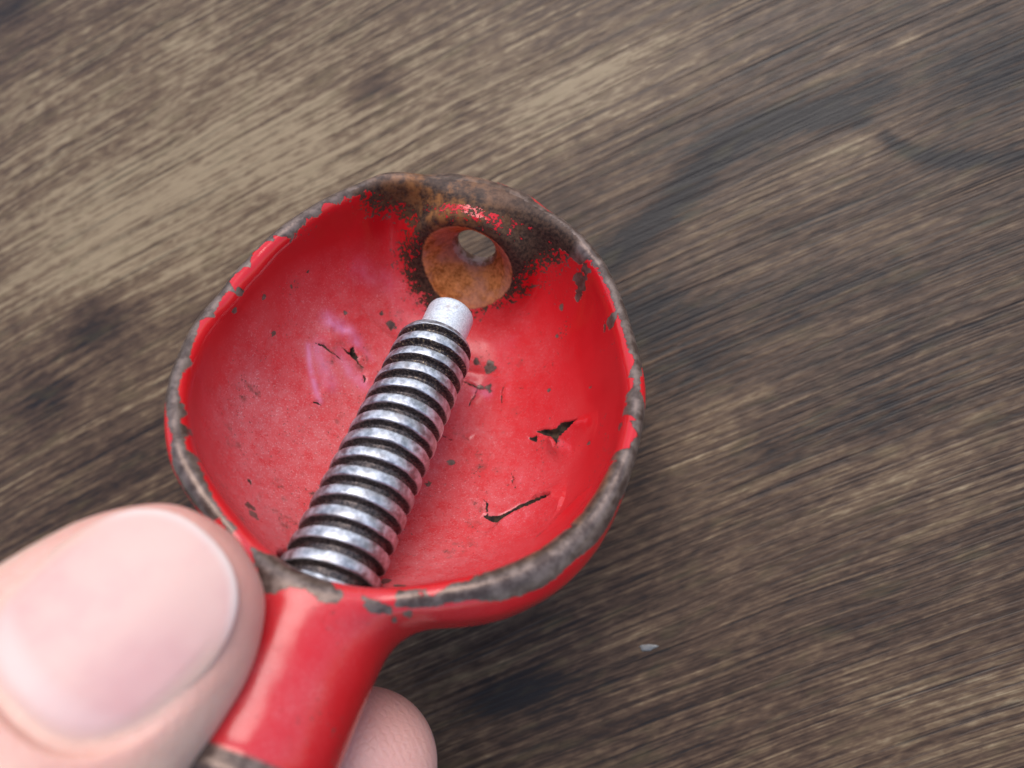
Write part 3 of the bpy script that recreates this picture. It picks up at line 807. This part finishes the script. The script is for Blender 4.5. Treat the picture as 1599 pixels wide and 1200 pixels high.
# nail plate
nr, na = 44, 160
rad = np.linspace(0, 1, nr + 1)[1:]; th = np.linspace(0, 2 * math.pi, na, endpoint=False)
cs, hs = (NS0 + NS1) / 2, (NS1 - NS0) / 2
def outline(t):
    p = np.where(np.sin(t) < 0, 2.35, 3.0)
    k = (np.abs(np.cos(t)) ** p + np.abs(np.sin(t)) ** p) ** (-1 / p)
    sv_ = cs + hs * np.sin(t) * k
    return NW * 1.0 * np.cos(t) * k * (1 - 0.05 * sst(sv_, 4, 13)), sv_
ox, os_ = outline(th)
xs = np.concatenate([[0], np.outer(rad, ox).ravel()]); ss_ = np.concatenate([[cs], (cs + np.outer(rad, os_ - cs)).ravel()])
top_h = nail_h(xs, ss_)
rr_ = np.concatenate([[0], np.repeat(rad, na)])
dist_ = sst(1.0 - ss_, 0, 3.0)
top_h = top_h - 0.12 * sst(rr_, 0.93, 1.0) - (1 - dist_) * 0.26 * sst(rr_, 0.80, 1.0)
bot_h = nail_h(xs, ss_) - 0.75
n1 = len(xs)
VN = np.concatenate([np.stack([xs, ss_, top_h], 1), np.stack([xs, ss_, bot_h], 1)])
i = 1 + np.arange(nr * na).reshape(nr, na)
Fq = np.stack([i[:-1], i[1:], np.roll(i, -1, 1)[1:], np.roll(i, -1, 1)[:-1]], -1).reshape(-1, 4)
c_in = np.stack([np.zeros(na // 2, int), i[0][0::2], i[0][1::2], np.roll(i[0], -1)[1::2]], 1)
Fc = c_in
side = np.stack([i[-1], i[-1] + n1, np.roll(i[-1], -1) + n1, np.roll(i[-1], -1)], 1)
FN = np.concatenate([Fq, Fc, (Fq + n1)[:, ::-1], (Fc + n1)[:, ::-1], side])
gx_, gs_ = xs, ss_
free = nail_in(xs, ss_)
distal = sst(-(ss_ - (NS0 + 3.2)), -1.2, 0.6)
freev = np.where(ss_ < 1.5, 1 - sst(free, 0.12, 0.62), 0) * sst(0.0 - ss_, 0, 3.0)
lun = sst(ss_ + 0.05 * xs ** 2, 6.2, 7.4)
nl_ = NB('pink_nail')
geo = nl_.n('ShaderNodeTexCoord').outputs['Object']
a1 = nl_.noise(geo, 160, 3, 0.6)
nc = nl_.mix(nl_.ss(a1, 0.35, 0.65), (0.60, 0.335, 0.30), (0.655, 0.405, 0.345))
nc = nl_.mix(nl_.math('MULTIPLY', nl_.attr('lunula'), 0.5), nc, (0.68, 0.49, 0.45))
rosy = nl_.attr('rosy')
nc = nl_.mix(nl_.math('MULTIPLY', rosy, nl_.ss(a1, 0.2, 0.7, 0.2, 0.5)), nc, (0.60, 0.28, 0.29))
nc = nl_.mix(nl_.math('MULTIPLY', nl_.attr('free_edge'), 0.55), nc, (0.78, 0.66, 0.61))
nc = nl_.mix(nl_.attr('margin'), nc, (0.70, 0.425, 0.34))
lines = nl_.noise(nl_.vscale(nl_.attr('plate', 'Vector'), (2.2, 0.05, 1)), 1.0, 2, 0.5)
nl_.set(Base_Color=nc, Roughness=0.45, Normal=nl_.bump(lines, 0.25, 0.00010))
nl_.b.inputs['Subsurface Weight'].default_value = 0.25
nl_.b.inputs['Subsurface Radius'].default_value = (1.0, 0.45, 0.35)
nl_.b.inputs['Subsurface Scale'].default_value = 0.0015
d2 = lambda a: np.concatenate([a, a])
nail = mesh_from('thumbnail', c2w(t2c(VN)), FN, nl_.m, hand, attrs={'free_edge': d2(freev), 'lunula': d2(lun), 'margin': d2((1 - dist_) * sst(rr_, 0.80, 0.97)), 'rosy': d2(np.exp(-((xs - 3.6) / 2.6) ** 2 - ((ss_ - 4.0) / 4.5) ** 2)), 'plate': np.stack([d2(xs), d2(ss_), 0 * d2(xs)], -1)}, origin=hand_o)

# ------------------------------------------------------------------ pale flake on the wood
def flake(px, L, Wd, a):
    p = table_pt(np.array([px], float))[0]
    n = 14; tt = np.linspace(0, 2 * math.pi, n, endpoint=False)
    rr = 1 + 0.16 * np.sin(3 * tt + 1) + 0.1 * np.cos(5 * tt)
    u, v = L / 2 * np.cos(tt) * rr, Wd / 2 * np.sin(tt) * rr
    ca, sa = math.cos(a), math.sin(a)
    X, Y = u * ca - v * sa, u * sa + v * ca
    V = []
    for k, z, e in ((0.0, 0.20, 0), (0.6, 0.19, .03), (1.0, 0.10, .05), (1.0, 0.004, 0)):
        V.append(np.stack([p[0] + X * k, p[1] + Y * k, z + e * np.sin(2 * tt)], 1))
    V = np.concatenate(V); i = np.arange(4 * n).reshape(4, n)
    F = np.stack([i[:-1], i[1:], np.roll(i, -1, 1)[1:], np.roll(i, -1, 1)[:-1]], -1).reshape(-1, 4)
    return V, F, p
fl = NB('pale_flake'); fn = fl.noise(fl.n('ShaderNodeTexCoord').outputs['Object'], 3000, 3, 0.6)
fl.set(Base_Color=fl.mix(fn, (0.13, 0.12, 0.11), (0.24, 0.23, 0.21)), Roughness=0.5)
V, F, p = flake((1012, 1011), 2.1, 0.75, R(8))
o = np.array([p[0], p[1], 0]); f_ob = mesh_from('dust_flake', V, F, fl.m, None, origin=o); f_ob.location = Vector(o * MM)
f_ob['label'] = 'tiny pale grey flake lying on the wood below and right of the bowl'; f_ob['category'] = 'flake'
for k, (px, L, Wd, a) in enumerate([((1264, 282), 0.9, 0.4, 20), ((1008, 354), 1.3, 0.45, 35)]):
    pass
